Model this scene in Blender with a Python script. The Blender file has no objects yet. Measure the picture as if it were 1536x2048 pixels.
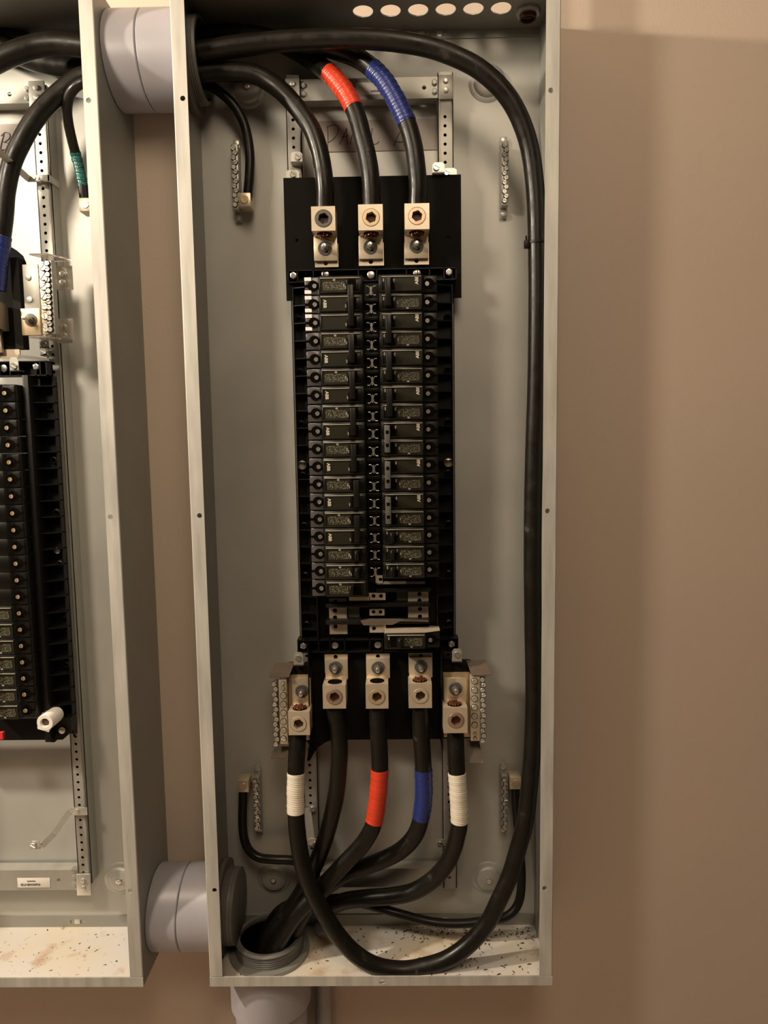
import bpy, bmesh, math, random
from mathutils import Vector, Matrix
from mathutils.geometry import delaunay_2d_cdt
random.seed(7)
S = bpy.context.scene
COL = S.collection
# ---------------------------------------------------------------- camera, world, light, exposure
CX, CY, CZ = 0.28379, -1.12354, 0.80407
PITCH, YAW, ROLL, FPX = -0.09867, 0.01456, 0.01469, 1434.77
def _rot(p, y, r):
    Rz = Matrix.Rotation(y, 3, 'Z'); Rx = Matrix.Rotation(p, 3, 'X'); Ry = Matrix.Rotation(r, 3, 'Y')
    return Rz @ Rx @ Ry
RC = _rot(PITCH, YAW, ROLL)
cam = bpy.data.cameras.new('camera'); camo = bpy.data.objects.new('camera', cam); COL.objects.link(camo)
base = Matrix(((1, 0, 0), (0, 0, -1), (0, 1, 0)))
camo.matrix_world = Matrix.Translation((CX, CY, CZ)) @ (RC @ base).to_4x4()
cam.sensor_fit = 'HORIZONTAL'; cam.sensor_width = 36; cam.lens = FPX / 1536 * 36
cam.clip_start = .02; cam.clip_end = 50
S.camera = camo
S.view_settings.view_transform = 'Standard'; S.view_settings.look = 'None'
S.view_settings.gamma = 1; S.view_settings.use_curve_mapping = False
S.view_settings.exposure = 0.10
W = bpy.data.worlds.new('room'); S.world = W; W.use_nodes = True
W.node_tree.nodes['Background'].inputs[0].default_value = (1, .78, .56, 1)
W.node_tree.nodes['Background'].inputs[1].default_value = .03
def area(name, loc, target, size, power, col):
    l = bpy.data.lights.new(name, 'AREA'); l.shape = 'DISK'; l.size = size; l.energy = power; l.color = col
    o = bpy.data.objects.new(name, l); COL.objects.link(o); o.location = loc
    o.rotation_euler = (Vector(target) - Vector(loc)).to_track_quat('-Z', 'Y').to_euler()
    return o
def lamp(name, loc, r, power, col):
    l = bpy.data.lights.new(name, 'POINT'); l.shadow_soft_size = r; l.energy = power; l.color = col
    o = bpy.data.objects.new(name, l); COL.objects.link(o); o.location = loc
    return o
lamp('work_light', (-1.48, -.70, 1.56), .045, 142, (1, .87, .69))
area('left_fill_light', (-.56, -.92, 1.46), (-.20, 0, .85), .2, 9, (1, .85, .66))  # unseen fill added to brighten the left side, well below the ceiling
area('front_fill_light', (.45, -1.45, 1.80), (.35, 0, .98), .5, 4.7, (1, .80, .59))  # added frontal fill, out of view and lower than the ceiling
area('ceiling_light', (.3, -1.7, 2.4), (.35, 0, .8), .6, 6.5, (1, .83, .60))

# ---------------------------------------------------------------- pixel -> place
def P(x, y, Y):
    d = RC @ Vector(((x - 768) / FPX, 1, -(y - 1024) / FPX))
    return Vector((CX, CY, CZ)) + d * ((Y - CY) / d.y)
def X(x, y, Y): return P(x, y, Y).x
def Z(x, y, Y): return P(x, y, Y).z
D, H, BW, FL, G, T = .134, 1.4064, .508, .0192, .0996, .0016

# ---------------------------------------------------------------- materials
def nodes(name):
    m = bpy.data.materials.new(name); m.use_nodes = True
    nt = m.node_tree; b = nt.nodes['Principled BSDF']
    return m, nt, b
def mat(name, c, rough=.5, metal=0., var=0., scale=30., bump=0., bscale=80., spec=.5, c2=None, stretch=None, trans=0., coat=0., rvar=0.):
    m, nt, b = nodes(name)
    b.inputs['Base Color'].default_value = (*c, 1); b.inputs['Roughness'].default_value = rough
    b.inputs['Metallic'].default_value = metal; b.inputs['Specular IOR Level'].default_value = spec
    b.inputs['Transmission Weight'].default_value = trans; b.inputs['Coat Weight'].default_value = coat
    N, L = nt.nodes, nt.links
    tc = N.new('ShaderNodeTexCoord'); mp = N.new('ShaderNodeMapping'); L.new(tc.outputs['Object'], mp.inputs[0])
    if stretch: mp.inputs['Scale'].default_value = stretch
    if var > 0 or c2:
        n = N.new('ShaderNodeTexNoise'); n.inputs['Scale'].default_value = scale; n.inputs['Detail'].default_value = 6
        L.new(mp.outputs[0], n.inputs[0])
        r = N.new('ShaderNodeValToRGB'); r.color_ramp.elements[0].position = .3; r.color_ramp.elements[1].position = .7
        c2 = c2 or tuple(max(0, v * (1 - var)) for v in c)
        r.color_ramp.elements[0].color = (*c2, 1); r.color_ramp.elements[1].color = (*c, 1)
        L.new(n.outputs[0], r.inputs[0]); L.new(r.outputs[0], b.inputs['Base Color'])
        if rvar:
            q = N.new('ShaderNodeMapRange'); q.inputs[3].default_value = rough - rvar; q.inputs[4].default_value = rough + rvar
            L.new(n.outputs[0], q.inputs[0]); L.new(q.outputs[0], b.inputs['Roughness'])
    if bump > 0:
        n = N.new('ShaderNodeTexNoise'); n.inputs['Scale'].default_value = bscale; n.inputs['Detail'].default_value = 3
        L.new(mp.outputs[0], n.inputs[0])
        k = N.new('ShaderNodeBump'); k.inputs['Strength'].default_value = bump; k.inputs['Distance'].default_value = .002
        L.new(n.outputs[0], k.inputs['Height']); L.new(k.outputs[0], b.inputs['Normal'])
    return m
M = {}
M['wall'] = mat('painted_wall', (.60, .49, .40), .55, var=.05, scale=3, bump=.12, bscale=260)
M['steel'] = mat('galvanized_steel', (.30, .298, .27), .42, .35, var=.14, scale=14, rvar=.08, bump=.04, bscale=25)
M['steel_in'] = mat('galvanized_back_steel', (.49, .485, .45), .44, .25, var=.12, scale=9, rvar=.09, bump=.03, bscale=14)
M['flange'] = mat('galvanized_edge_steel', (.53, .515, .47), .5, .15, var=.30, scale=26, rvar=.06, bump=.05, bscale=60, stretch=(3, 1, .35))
M['zinc'] = mat('bright_zinc', (.62, .60, .54), .34, .6, var=.1, scale=60)
M['rail'] = mat('rail_steel', (.44, .43, .39), .42, .45, var=.12, scale=25, stretch=(2, 1, .2))
M['alu'] = mat('tinned_aluminium', (.66, .56, .42), .36, .55, var=.1, scale=70, bump=.04, bscale=300)
M['brass'] = mat('brassy_tin', (.62, .48, .30), .38, .6, var=.12, scale=50)
M['copper'] = mat('copper_strands', (.42, .16, .09), .35, .8, var=.55, scale=900)
M['copper_screw'] = mat('aged_set_screw', (.55, .36, .24), .34, .8, c2=(.60, .50, .38), scale=60)
M['screw'] = mat('silver_screw', (.75, .73, .68), .25, .9)
M['stud'] = mat('steel_stud', (.66, .64, .60), .28, .9)
M['washer'] = mat('dark_washer', (.10, .092, .078), .5, .25)
M['black'] = mat('black_plastic', (.008, .007, .006), .42, var=.2, scale=20, spec=.22)
M['black2'] = mat('breaker_plastic', (.008, .007, .0055), .34, var=.2, scale=40, spec=.28)
M['sheet'] = mat('black_insulating_sheet', (.007, .006, .0045), .7, var=.15, scale=12, spec=.1)
M['label'] = mat('dark_breaker_label', (.018, .0165, .010), .4, spec=.2)
M['ridge'] = mat('ridge_glint_and_mark', (.30, .28, .22), .35)  # pale tone paints overhead light on the breaker ridges; also tints approval marks
M['tie'] = mat('grey_handle_tie', (.10, .097, .088), .33, var=.15, scale=300)
M['term'] = mat('glossy_terminal_plastic', (.075, .068, .070), .22, var=.3, scale=90)
M['print'] = mat('pale_print', (.55, .51, .42), .5)
M['ink'] = mat('marker_ink', (.05, .035, .03), .6)
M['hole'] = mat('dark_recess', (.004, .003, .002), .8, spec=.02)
M['white'] = mat('white_sticker', (.80, .76, .70), .5)
M['paper'] = mat('number_strip', (.78, .76, .74), .45)
M['pvc'] = mat('grey_pvc', (.36, .35, .385), .38, var=.05, scale=20)
M['pvcin'] = mat('grey_pvc_thread', (.15, .145, .13), .5, var=.1, scale=60)
M['green'] = mat('green_tint_plate', (.20, .21, .12), .45)
M['clear'] = mat('clear_plastic', (.72, .66, .60), .12, trans=.82, spec=.5)
M['brown_card'] = mat('brown_fish_paper', (.12, .09, .065), .55, var=.2, scale=60)
M['breakerside'] = mat('tan_breaker_side', (.42, .35, .27), .5, var=.15, scale=80)
M['putty'] = mat('grey_marked_strip', (.30, .265, .24), .5, .25, var=.06, scale=40)
M['red_pvc'] = mat('red_insert', (.6, .03, .03), .4)
M['reddark'] = mat('dark_red_bushing', (.05, .012, .006), .5)
def tape(name, c, cr=.12):
    m, nt, b = nodes(name); N, L = nt.nodes, nt.links
    b.inputs['Roughness'].default_value = .3
    tc = N.new('ShaderNodeTexCoord'); n = N.new('ShaderNodeTexNoise'); n.inputs['Scale'].default_value = 60; n.inputs['Detail'].default_value = 4
    L.new(tc.outputs['Object'], n.inputs[0])
    r = N.new('ShaderNodeValToRGB'); r.color_ramp.elements[0].color = (*[v * (1 - cr * 2) for v in c], 1); r.color_ramp.elements[1].color = (*c, 1)
    L.new(n.outputs[0], r.inputs[0]); L.new(r.outputs[0], b.inputs[0])
    w = N.new('ShaderNodeTexWave'); w.bands_direction = 'Y'; w.inputs['Scale'].default_value = 3.2; w.inputs['Distortion'].default_value = .6
    uv = N.new('ShaderNodeUVMap'); L.new(uv.outputs[0], w.inputs[0])
    k = N.new('ShaderNodeBump'); k.inputs['Strength'].default_value = .28; k.inputs['Distance'].default_value = .001
    L.new(w.outputs['Fac'], k.inputs['Height']); L.new(k.outputs[0], b.inputs['Normal'])
    return m
M['red'] = tape('red_tape', (.66, .052, .018)); M['blue'] = tape('blue_tape', (.016, .030, .17))
M['whitetape'] = tape('white_tape', (.74, .68, .56), .05); M['greentape'] = tape('green_tape', (.004, .10, .085))
def cablemat():
    m, nt, b = nodes('black_cable_jacket'); N, L = nt.nodes, nt.links
    tc = N.new('ShaderNodeTexCoord')
    n = N.new('ShaderNodeTexNoise'); n.inputs['Scale'].default_value = 38; n.inputs['Detail'].default_value = 8; n.inputs['Roughness'].default_value = .65
    L.new(tc.outputs['Object'], n.inputs[0])
    r = N.new('ShaderNodeValToRGB'); r.color_ramp.elements[0].position = .63; r.color_ramp.elements[1].position = .86
    r.color_ramp.elements[0].color = (.008, .0068, .0048, 1); r.color_ramp.elements[1].color = (.09, .078, .06, 1)
    L.new(n.outputs[0], r.inputs[0]); L.new(r.outputs[0], b.inputs[0])
    q = N.new('ShaderNodeMapRange'); q.inputs[1].default_value = .35; q.inputs[2].default_value = .7; q.inputs[3].default_value = .26; q.inputs[4].default_value = .5
    L.new(n.outputs[0], q.inputs[0]); L.new(q.outputs[0], b.inputs['Roughness']); b.inputs['Specular IOR Level'].default_value = .3
    return m
M['cable'] = cablemat()
def floormat(name, rust):
    m, nt, b = nodes(name); N, L = nt.nodes, nt.links
    b.inputs['Roughness'].default_value = .5; b.inputs['Metallic'].default_value = .2
    tc = N.new('ShaderNodeTexCoord')
    def ramp(scale, lo, hi, ca, cb, detail=6):
        n = N.new('ShaderNodeTexNoise'); n.inputs['Scale'].default_value = scale; n.inputs['Detail'].default_value = detail
        L.new(tc.outputs['Object'], n.inputs[0])
        r = N.new('ShaderNodeValToRGB'); r.color_ramp.elements[0].position = lo; r.color_ramp.elements[1].position = hi
        r.color_ramp.elements[0].color = (*ca, 1); r.color_ramp.elements[1].color = (*cb, 1); L.new(n.outputs[0], r.inputs[0])
        return r.outputs[0]
    a = ramp(9, .35, .65, (.69, .67, .66), (.72, .64, .50))
    k = ramp(17, .56, .74, (0, 0, 0), (1, 1, 1), 9)
    mx = N.new('ShaderNodeMix'); mx.data_type = 'RGBA'; mx.inputs[7].default_value = (*rust, 1)
    L.new(k, mx.inputs[0]); L.new(a, mx.inputs[6])
    s = ramp(160, .68, .72, (0, 0, 0), (1, 1, 1), 2)
    m2 = N.new('ShaderNodeMix'); m2.data_type = 'RGBA'; m2.inputs[7].default_value = (.07, .04, .025, 1)
    L.new(s, m2.inputs[0]); L.new(mx.outputs[2], m2.inputs[6]); L.new(m2.outputs[2], b.inputs[0])
    return m
M['floorplate'] = floormat('stained_floor_steel', (.45, .22, .10))
def printmat():
    m, nt, b = nodes('fine_print_label'); N, L = nt.nodes, nt.links
    b.inputs['Roughness'].default_value = .35
    tc = N.new('ShaderNodeTexCoord'); mp = N.new('ShaderNodeMapping'); L.new(tc.outputs['Object'], mp.inputs[0])
    mp.inputs['Scale'].default_value = (900, 1, 420)
    n = N.new('ShaderNodeTexNoise'); n.inputs['Scale'].default_value = 1.; n.inputs['Detail'].default_value = 1; L.new(mp.outputs[0], n.inputs[0])
    r = N.new('ShaderNodeValToRGB'); r.color_ramp.elements[0].position = .50; r.color_ramp.elements[1].position = .60
    r.color_ramp.elements[0].color = (.018, .0165, .010, 1); r.color_ramp.elements[1].color = (.16, .145, .10, 1)
    L.new(n.outputs[0], r.inputs[0]); L.new(r.outputs[0], b.inputs[0])
    return m
M['fineprint'] = printmat()

# ---------------------------------------------------------------- mesh helpers
class B:
    def __init__(s): s.bm = bmesh.new(); s.uv = None
    def box(s, x0, x1, y0, y1, z0, z1, bev=0., seg=2):
        t = bmesh.new(); bmesh.ops.create_cube(t, size=1)
        bmesh.ops.transform(t, matrix=Matrix.Translation(((x0+x1)/2, (y0+y1)/2, (z0+z1)/2)) @ Matrix.Diagonal((abs(x1-x0), abs(y1-y0), abs(z1-z0), 1)), verts=t.verts)
        if bev: bmesh.ops.bevel(t, geom=t.edges[:], offset=bev, segments=seg, affect='EDGES', profile=.5)
        return s.add(t)
    def add(s, t, mtx=None):
        if mtx is not None: bmesh.ops.transform(t, matrix=mtx, verts=t.verts)
        me = bpy.data.meshes.new('tmp'); t.to_mesh(me); t.free(); s.bm.from_mesh(me); bpy.data.meshes.remove(me); return s
    def cyl(s, c, r, h, axis='Y', seg=24, r2=None, bev=0., caps=True):
        t = bmesh.new(); bmesh.ops.create_cone(t, cap_ends=caps, segments=seg, radius1=r, radius2=r if r2 is None else r2, depth=h)
        if bev: bmesh.ops.bevel(t, geom=[e for e in t.edges if len(e.link_faces) == 2 and e.calc_face_angle(0) > 1], offset=bev, segments=2, affect='EDGES', profile=.5)
        R = {'Z': Matrix.Identity(4), 'Y': Matrix.Rotation(math.pi/2, 4, 'X'), 'X': Matrix.Rotation(math.pi/2, 4, 'Y')}[axis]
        return s.add(t, Matrix.Translation(c) @ R)
    def lathe(s, c, prof, axis='Y', seg=40, close=False):
        # prof: (radius, height along axis)
        t = bmesh.new(); rings = []
        for r, h in prof:
            rings.append([t.verts.new((r*math.cos(2*math.pi*i/seg), r*math.sin(2*math.pi*i/seg), h)) for i in range(seg)])
        pr = list(zip(rings, rings[1:])) + ([(rings[-1], rings[0])] if close else [])
        for a, b in pr:
            for i in range(seg): t.faces.new((a[i], a[(i+1) % seg], b[(i+1) % seg], b[i]))
        if not close:
            for ring, (r, h) in ((rings[0], prof[0]), (rings[-1], prof[-1])):
                if r < .0003 or True:
                    if r < .0012: t.faces.new(ring)
        R = {'Z': Matrix.Identity(4), 'Y': Matrix.Rotation(math.pi/2, 4, 'X'), 'X': Matrix.Rotation(math.pi/2, 4, 'Y')}[axis]
        bmesh.ops.recalc_face_normals(t, faces=t.faces)
        return s.add(t, Matrix.Translation(c) @ R)
    def plate(s, outer, holes, a0, a1, axis='Y', seg=20):
        # outer: (u,v) polygon; holes: (u,v,r[,rv]) or list of points; extruded a0..a1 along axis
        loops = [list(outer)]
        for h in holes:
            if isinstance(h, tuple) and not isinstance(h[0], tuple):
                rv = h[3] if len(h) > 3 else h[2]
                n = seg
                loops.append([(h[0] + h[2]*math.cos(2*math.pi*i/n), h[1] + rv*math.sin(2*math.pi*i/n)) for i in range(n)])
            else: loops.append(list(h))
        vs, fs, k = [], [], 0
        for lp in loops: vs += [Vector(p) for p in lp]; fs.append(list(range(k, k+len(lp)))); k += len(lp)
        ov, oe, of, *_ = delaunay_2d_cdt(vs, [], fs, 2, 1e-7)
        t = bmesh.new()
        def mk(u, v, a): return {'Y': (u, a, v), 'Z': (u, v, a), 'X': (a, u, v)}[axis]
        A = [t.verts.new(mk(p.x, p.y, a0)) for p in ov]; Bv = [t.verts.new(mk(p.x, p.y, a1)) for p in ov]
        cnt = {}
        for f in of:
            t.faces.new([A[i] for i in f]); t.faces.new([Bv[i] for i in reversed(f)])
            for i in range(len(f)):
                e = (f[i], f[(i+1) % len(f)]); cnt[e] = 1
        for (i, j) in list(cnt):
            if (j, i) not in cnt: t.faces.new((A[j], A[i], Bv[i], Bv[j]))
        bmesh.ops.recalc_face_normals(t, faces=t.faces)
        return s.add(t)
    def prism(s, pts, a0, a1, axis='Y', bev=0.):
        t = bmesh.new()
        def mk(u, v, a): return {'Y': (u, a, v), 'Z': (u, v, a), 'X': (a, u, v)}[axis]
        A = [t.verts.new(mk(u, v, a0)) for u, v in pts]; Bv = [t.verts.new(mk(u, v, a1)) for u, v in pts]
        t.faces.new(A); t.faces.new(Bv[::-1])
        for i in range(len(pts)): t.faces.new((A[i], A[(i+1) % len(pts)], Bv[(i+1) % len(pts)], Bv[i]))
        bmesh.ops.recalc_face_normals(t, faces=t.faces)
        if bev: bmesh.ops.bevel(t, geom=t.edges[:], offset=bev, segments=1, affect='EDGES')
        return s.add(t)
    def sweep(s, pts, rad, seg=20, cap=True, ripple=None):
        t = bmesh.new(); uvl = t.loops.layers.uv.new('UVMap'); rings = []; ln = 0; L = []
        up = Vector((0, -1, .01)).normalized(); prev = None
        for i, p in enumerate(pts):
            a = pts[max(0, i-1)]; b = pts[min(len(pts)-1, i+1)]; d = (b-a).normalized()
            if prev is None: n = d.cross(up).normalized()
            else: n = (prev - d*prev.dot(d)).normalized()
            prev = n; m = d.cross(n)
            if i: ln += (p-pts[i-1]).length
            L.append(ln); r = rad if not callable(rad) else rad(ln)
            rings.append([t.verts.new(p + (n*math.cos(2*math.pi*k/seg) + m*math.sin(2*math.pi*k/seg))*r) for k in range(seg)])
        for j in range(len(rings)-1):
            for k in range(seg):
                f = t.faces.new((rings[j][k], rings[j][(k+1) % seg], rings[j+1][(k+1) % seg], rings[j+1][k]))
                for lp, (uu, vv) in zip(f.loops, ((k, L[j]), (k+1, L[j]), (k+1, L[j+1]), (k, L[j+1]))): lp[uvl].uv = (uu/seg*.15, vv*30 + uu/seg*.3)
        if cap: t.faces.new(rings[0][::-1]); t.faces.new(rings[-1])
        bmesh.ops.recalc_face_normals(t, faces=t.faces)
        return s.add(t)
    def mesh(s, name, smooth=True):
        me = bpy.data.meshes.new(name); s.bm.to_mesh(me); s.bm.free()
        if smooth:
            for p in me.polygons: p.use_smooth = True
            try: me.set_sharp_from_angle(angle=math.radians(38))
            except Exception: pass
        return me
def setp(o, label=None, cat=None, group=None, kind=None):
    if label: o['label'] = label
    if cat: o['category'] = cat
    if group: o['group'] = group
    if kind: o['kind'] = kind
    return o
def put(name, me, m, parent=None, loc=(0, 0, 0), rot=None, label=None):
    if m is not None and not me.materials: me.materials.append(M[m])
    o = bpy.data.objects.new(name, me); COL.objects.link(o)
    loc = Vector(loc)
    if parent is not None:
        o.parent = parent
        q = parent
        while q is not None: loc = loc - q.location; q = q.parent
    o.location = loc
    if rot: o.rotation_euler = rot
    if label: o['label'] = label
    return o
def part(name, b, m, parent=None, label=None): return put(name, b.mesh(name), m, parent, label=label)
def thing(name, label, cat, loc, group=None):
    o = bpy.data.objects.new(name, None); COL.objects.link(o); o.location = loc; o.empty_display_size = .02
    return setp(o, label, cat, group)
def spline(pts, n=14):
    out = []; q = [pts[0]*2 - pts[1]] + pts + [pts[-1]*2 - pts[-2]]
    for i in range(1, len(q)-2):
        p0, p1, p2, p3 = q[i-1:i+3]
        for k in range(n):
            t = k/n
            out.append(.5*((2*p1) + (p2-p0)*t + (2*p0-5*p1+4*p2-p3)*t*t + (3*p1-p0-3*p2+p3)*t**3))
    out.append(pts[-1]); return out
def text_mesh(body, size, depth=.0002, bold=False):
    cu = bpy.data.curves.new('txt', 'FONT'); cu.body = body; cu.size = size; cu.extrude = depth; cu.align_x = 'CENTER'; cu.align_y = 'CENTER'
    if bold: cu.offset = size*.03
    o = bpy.data.objects.new('txt', cu); COL.objects.link(o)
    dg = bpy.context.evaluated_depsgraph_get(); dg.update()
    me = bpy.data.meshes.new_from_object(o.evaluated_get(dg)); bpy.data.objects.remove(o)
    me.transform(Matrix.Rotation(math.pi/2, 4, 'X')); me.materials.clear()
    return me
TXT = {}
def text(name, body, size, loc, rotdeg, m, parent, bold=False):
    k = (body, size, bold, m)
    if k not in TXT: TXT[k] = text_mesh(body, size, bold=bold)
    return put(name, TXT[k], m, parent, loc, rot=(0, math.radians(-rotdeg), 0))

# ---------------------------------------------------------------- the setting
setp(part('wall_back', B().box(-3.2, 3.2, 0, .12, -.95, 2.35), 'wall'), kind='structure')
setp(part('floor', B().box(-3.2, 3.2, -3.2, .12, -1.0, -.95), 'wall'), kind='structure')
setp(part('ceiling', B().box(-3.2, 3.2, -3.2, .12, 2.6, 2.65), 'wall'), kind='structure')

# ---------------------------------------------------------------- cached small parts
def slot_screw_mesh(r, h=.0022, seg=20):
    b = B().cyl((0, -h/2, 0), r, h, seg=seg, bev=r*.16)
    return b.mesh('screw')
def screw(parent, c, r=.0045, h=.0022, ang=30, m='screw', name='screw', slot=True, label=None):
    key = (name, r, h, m)
    if key not in SC: SC[key] = slot_screw_mesh(r, h)
    o = put(name, SC[key], m, parent, c, label=label)
    return o
SC = {}
def slotted_mesh(r, h):
    # head with a real slot cut across it
    b = B(); g = r*.16
    for sgn in (1, -1):
        pts = []; a0 = math.asin(g/r)
        for k in range(13): a = a0 + (math.pi-2*a0)*k/12; pts.append((r*math.cos(a), sgn*r*math.sin(a)))
        b.prism(pts if sgn > 0 else pts[::-1], -h, 0, bev=r*.08)
    b.cyl((0, -h*.3, 0), r*.98, h*.6, seg=20)
    return b.mesh('slotted')
def sscrew(parent, c, r=.0045, h=.0022, ang=30, m='screw', name='screw', ring=False):
    if ring:
        kr = ('ring', r)
        if kr not in SC: SC[kr] = B().cyl((0, -.0003, 0), r*1.17, .0012, seg=20).mesh('screw_hole')
        put('screw_hole', SC[kr], 'hole', parent, c)
    key = ('s', r, h, m)
    if key not in SC: SC[key] = slotted_mesh(r, h)
    return put(name, SC[key], m, parent, c, rot=(0, math.radians(ang), 0))
def hexm(r, h):
    b = B(); b.cyl((0, -h/2, 0), r, h, seg=6, bev=r*.08); b.cyl((0, -h-.0003, 0), r*.62, .0006, seg=16); return b.mesh('hex')
def hexbolt(parent, c, r=.005, h=.003, m='screw', name='bolt'):
    key = ('h', r, h, m)
    if key not in SC: SC[key] = hexm(r, h)
    return put(name, SC[key], m, parent, c)

# ---------------------------------------------------------------- enclosures
def enclosure(x0, label, holes_on_top, holes_floor, side_l, side_r, dimples, slots_x):
    t = thing('panel_enclosure', label, 'electrical box', (x0 + BW/2, 0, 0))
    x1 = x0 + BW
    part('back_panel', B().box(x0+T, x1-T, -T, 0, T, H-T), 'steel_in', t)
    for xa, hs in ((x0, side_l), (x1-T, side_r)):
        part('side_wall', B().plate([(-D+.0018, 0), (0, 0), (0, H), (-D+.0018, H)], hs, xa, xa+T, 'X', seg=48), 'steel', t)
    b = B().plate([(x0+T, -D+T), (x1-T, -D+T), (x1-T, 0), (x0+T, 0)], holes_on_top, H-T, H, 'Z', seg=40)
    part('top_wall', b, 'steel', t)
    b = B().plate([(x0+T, -D+T), (x1-T, -D+T), (x1-T, 0), (x0+T, 0)], holes_floor, 0, T, 'Z', seg=48)
    part('bottom_wall', b, 'floorplate', t, label='stained and rusty floor of the box')
    for z0, z1 in ((T, .021), (H-.0145, H-T)):
        hs = [[(sx-.012, (z0+z1)/2-.0028), (sx+.012, (z0+z1)/2-.0028), (sx+.012, (z0+z1)/2+.0028), (sx-.012, (z0+z1)/2+.0028)] for sx in slots_x]
        part('back_lip', B().plate([(x0+T, z0), (x1-T, z0), (x1-T, z1), (x0+T, z1)], hs, -T*2.1, -T*1.02), 'steel', t)
        bs = B()
        for sx in slots_x: bs.box(sx-.0045, sx+.0045, -T*2.6, -T*1.5, (z0+z1)/2-.004, (z0+z1)/2+.004, .0006)
        part('bent_tab', bs, 'zinc', t)
    zs = [.1517, .7045, 1.2566]
    for s in (0, 1):
        xa, xb = (x0, x0+FL) if s == 0 else (x1-FL, x1)
        hx = x0+.0125 if s == 0 else x1-.0125
        part('front_flange', B().plate([(xa + (.0018 if s == 0 else 0), .0155), (xb - (.0018 if s else 0), .0155), (xb - (.0018 if s else 0), H-.016), (xa + (.0018 if s == 0 else 0), H-.016)], [(hx, z, .0034) for z in zs], -D, -D+T), 'flange', t)
        ed = B(); xe = x0 if s == 0 else x1
        ed.cyl((xe + (.0018 if s == 0 else -.0018), -D+.0018, H/2), .0018, H-.032, 'Z', seg=16)
        part('rolled_edge', ed, 'flange', t)
    part('front_flange', B().plate([(x0, 0), (x1, 0), (x1, .0148), (x0, .0148)], [(x0+BW*.505, .0062, .0045, .0034)], -D-.0004, -D+T), 'flange', t)
    part('front_flange', B().plate([(x0, H-.0148), (x1, H-.0148), (x1, H), (x0, H)], [], -D-.0004, -D+T), 'flange', t)
    for (dx, dz) in dimples:
        d = put('mounting_boss', B().lathe((0, 0, 0), [(.028, 0), (.0265, .0012), (.021, .0018), (.0195, .0055), (.018, .0065), (.006, .0066), (.001, .0066)], seg=48).mesh('mounting_boss'), 'steel_in', t, (dx, -T, dz))
        hexbolt(d, (dx, -T-.0066, dz), .0052, .003, name='bolt')
    return t
HOLES = [(.249+.0387*i, -.0517, .0142) for i in range(6)]
PIPE = (-.056,)
ZU, ZL = 1.342, .075
def conv(px, py, Y=-.004): p = P(px, py, Y); return (p.x, p.z)
enc = enclosure(0, 'galvanized electrical box full of breakers and lugs, right one of the two boxes',
    HOLES + [(.4815, -.045, .0125)], [(.0765, -.060, .0535)], [(-.056, ZU, .0565), (-.056, ZL, .0565)], [],
    [conv(975, 165), conv(548, 1757), conv(977, 1757), conv(495, 177)], [X(878, 66, 0), X(858, 1832, 0)])
enc2 = enclosure(-BW-G, 'galvanized electrical box cut off by the left edge of the photo', [], [],
    [], [(-.056, ZU, .0565), (-.056, ZL, .0565)], [conv(240, 1758)], [X(157, 1843, 0)])

# ---------------------------------------------------------------- conduits
def threaded(b, c, r, L, axis, ri, pitch=.0032):
    prof = [(ri, 0)]
    n = int(L/pitch)
    for i in range(n): prof += [(r-.0012, i*pitch), (r, (i+.35)*pitch), (r, (i+.65)*pitch)]
    prof += [(r-.0012, L), (ri, L)]
    b.lathe(c, prof, axis, seg=64, close=True)
def side_conduit(z, label):
    t = thing('conduit_coupling', label, 'conduit', (-G/2, -.056, z), 'plastic conduits between the boxes')
    r = .0635
    for a, b_ in ((-G+.0003, -.0530), (-.0522, -.0003)):
        b = B().lathe((a, -.056, z), [(r-.004, 0), (r-.0015, 0), (r, .0015), (r, b_-a-.0015), (r-.0015, b_-a), (r-.009, b_-a), (r-.009, 0)], 'X', seg=72, close=True)
        part('sleeve', b, 'pvc', t)
    b = B(); threaded(b, (.0, -.056, z), .0560, .0245, 'X', .050); part('threaded_end', b, 'pvcin', t)
    b = B(); b.lathe((.0022, -.056, z), [(.0565, 0), (.068, 0), (.069, .002), (.069, .008), (.0565, .009)], 'X', seg=24, close=True); part('locknut', b, 'pvcin', t)
    b = B(); threaded(b, (-G-.0245, -.056, z), .0560, .0243, 'X', .050); part('threaded_end', b, 'pvcin', t)
    return t
side_conduit(ZU, 'thick grey plastic conduit coupling joining the two boxes near their tops')
side_conduit(ZL, 'thick grey plastic conduit coupling joining the two boxes near their bottoms')
# closing cap seen in the lower threaded end
cp = B().lathe((.0248, -.056, ZL), [(.051, 0), (.0555, 0), (.0555, .0045), (.0525, .006), (.001, .006)], 'X', seg=48)
setp(part('conduit_plug', cp, 'pvcin'), 'round grey plastic plug closing the lower side conduit inside the right box', 'plug')
t = thing('floor_conduit', 'grey plastic conduit rising into the floor of the right box below its lower left corner', 'conduit', (.0765, -.060, -.35))
b = B(); b.lathe((.0765, -.060, -.50), [(.0485, 0), (.0572, 0), (.0572, .44), (.0485, .44)], 'Z', seg=64, close=True); part('pipe', b, 'pvc', t)
b = B(); b.lathe((.0765, -.060, -.082), [(.055, 0), (.0605, 0), (.0635, .003), (.0635, .0805), (.055, .0805)], 'Z', seg=64, close=True); part('sleeve', b, 'pvc', t)
b = B(); threaded(b, (.0765, -.060, -.001), .0530, .0245, 'Z', .0475); part('threaded_end', b, 'pvcin', t)
b = B(); b.lathe((.0765, -.060, .0018), [(.0535, 0), (.0625, 0), (.0632, .002), (.0625, .005), (.0535, .0055)], 'Z', seg=64, close=True); part('locknut', b, 'steel', t)
b = B(); b.lathe((.0765, -.060, .0236), [(.0455, 0), (.0525, 0), (.0535, .003), (.0505, .006), (.0455, .0055)], 'Z', seg=64, close=True); part('bushing', b, 'pvcin', t)
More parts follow.
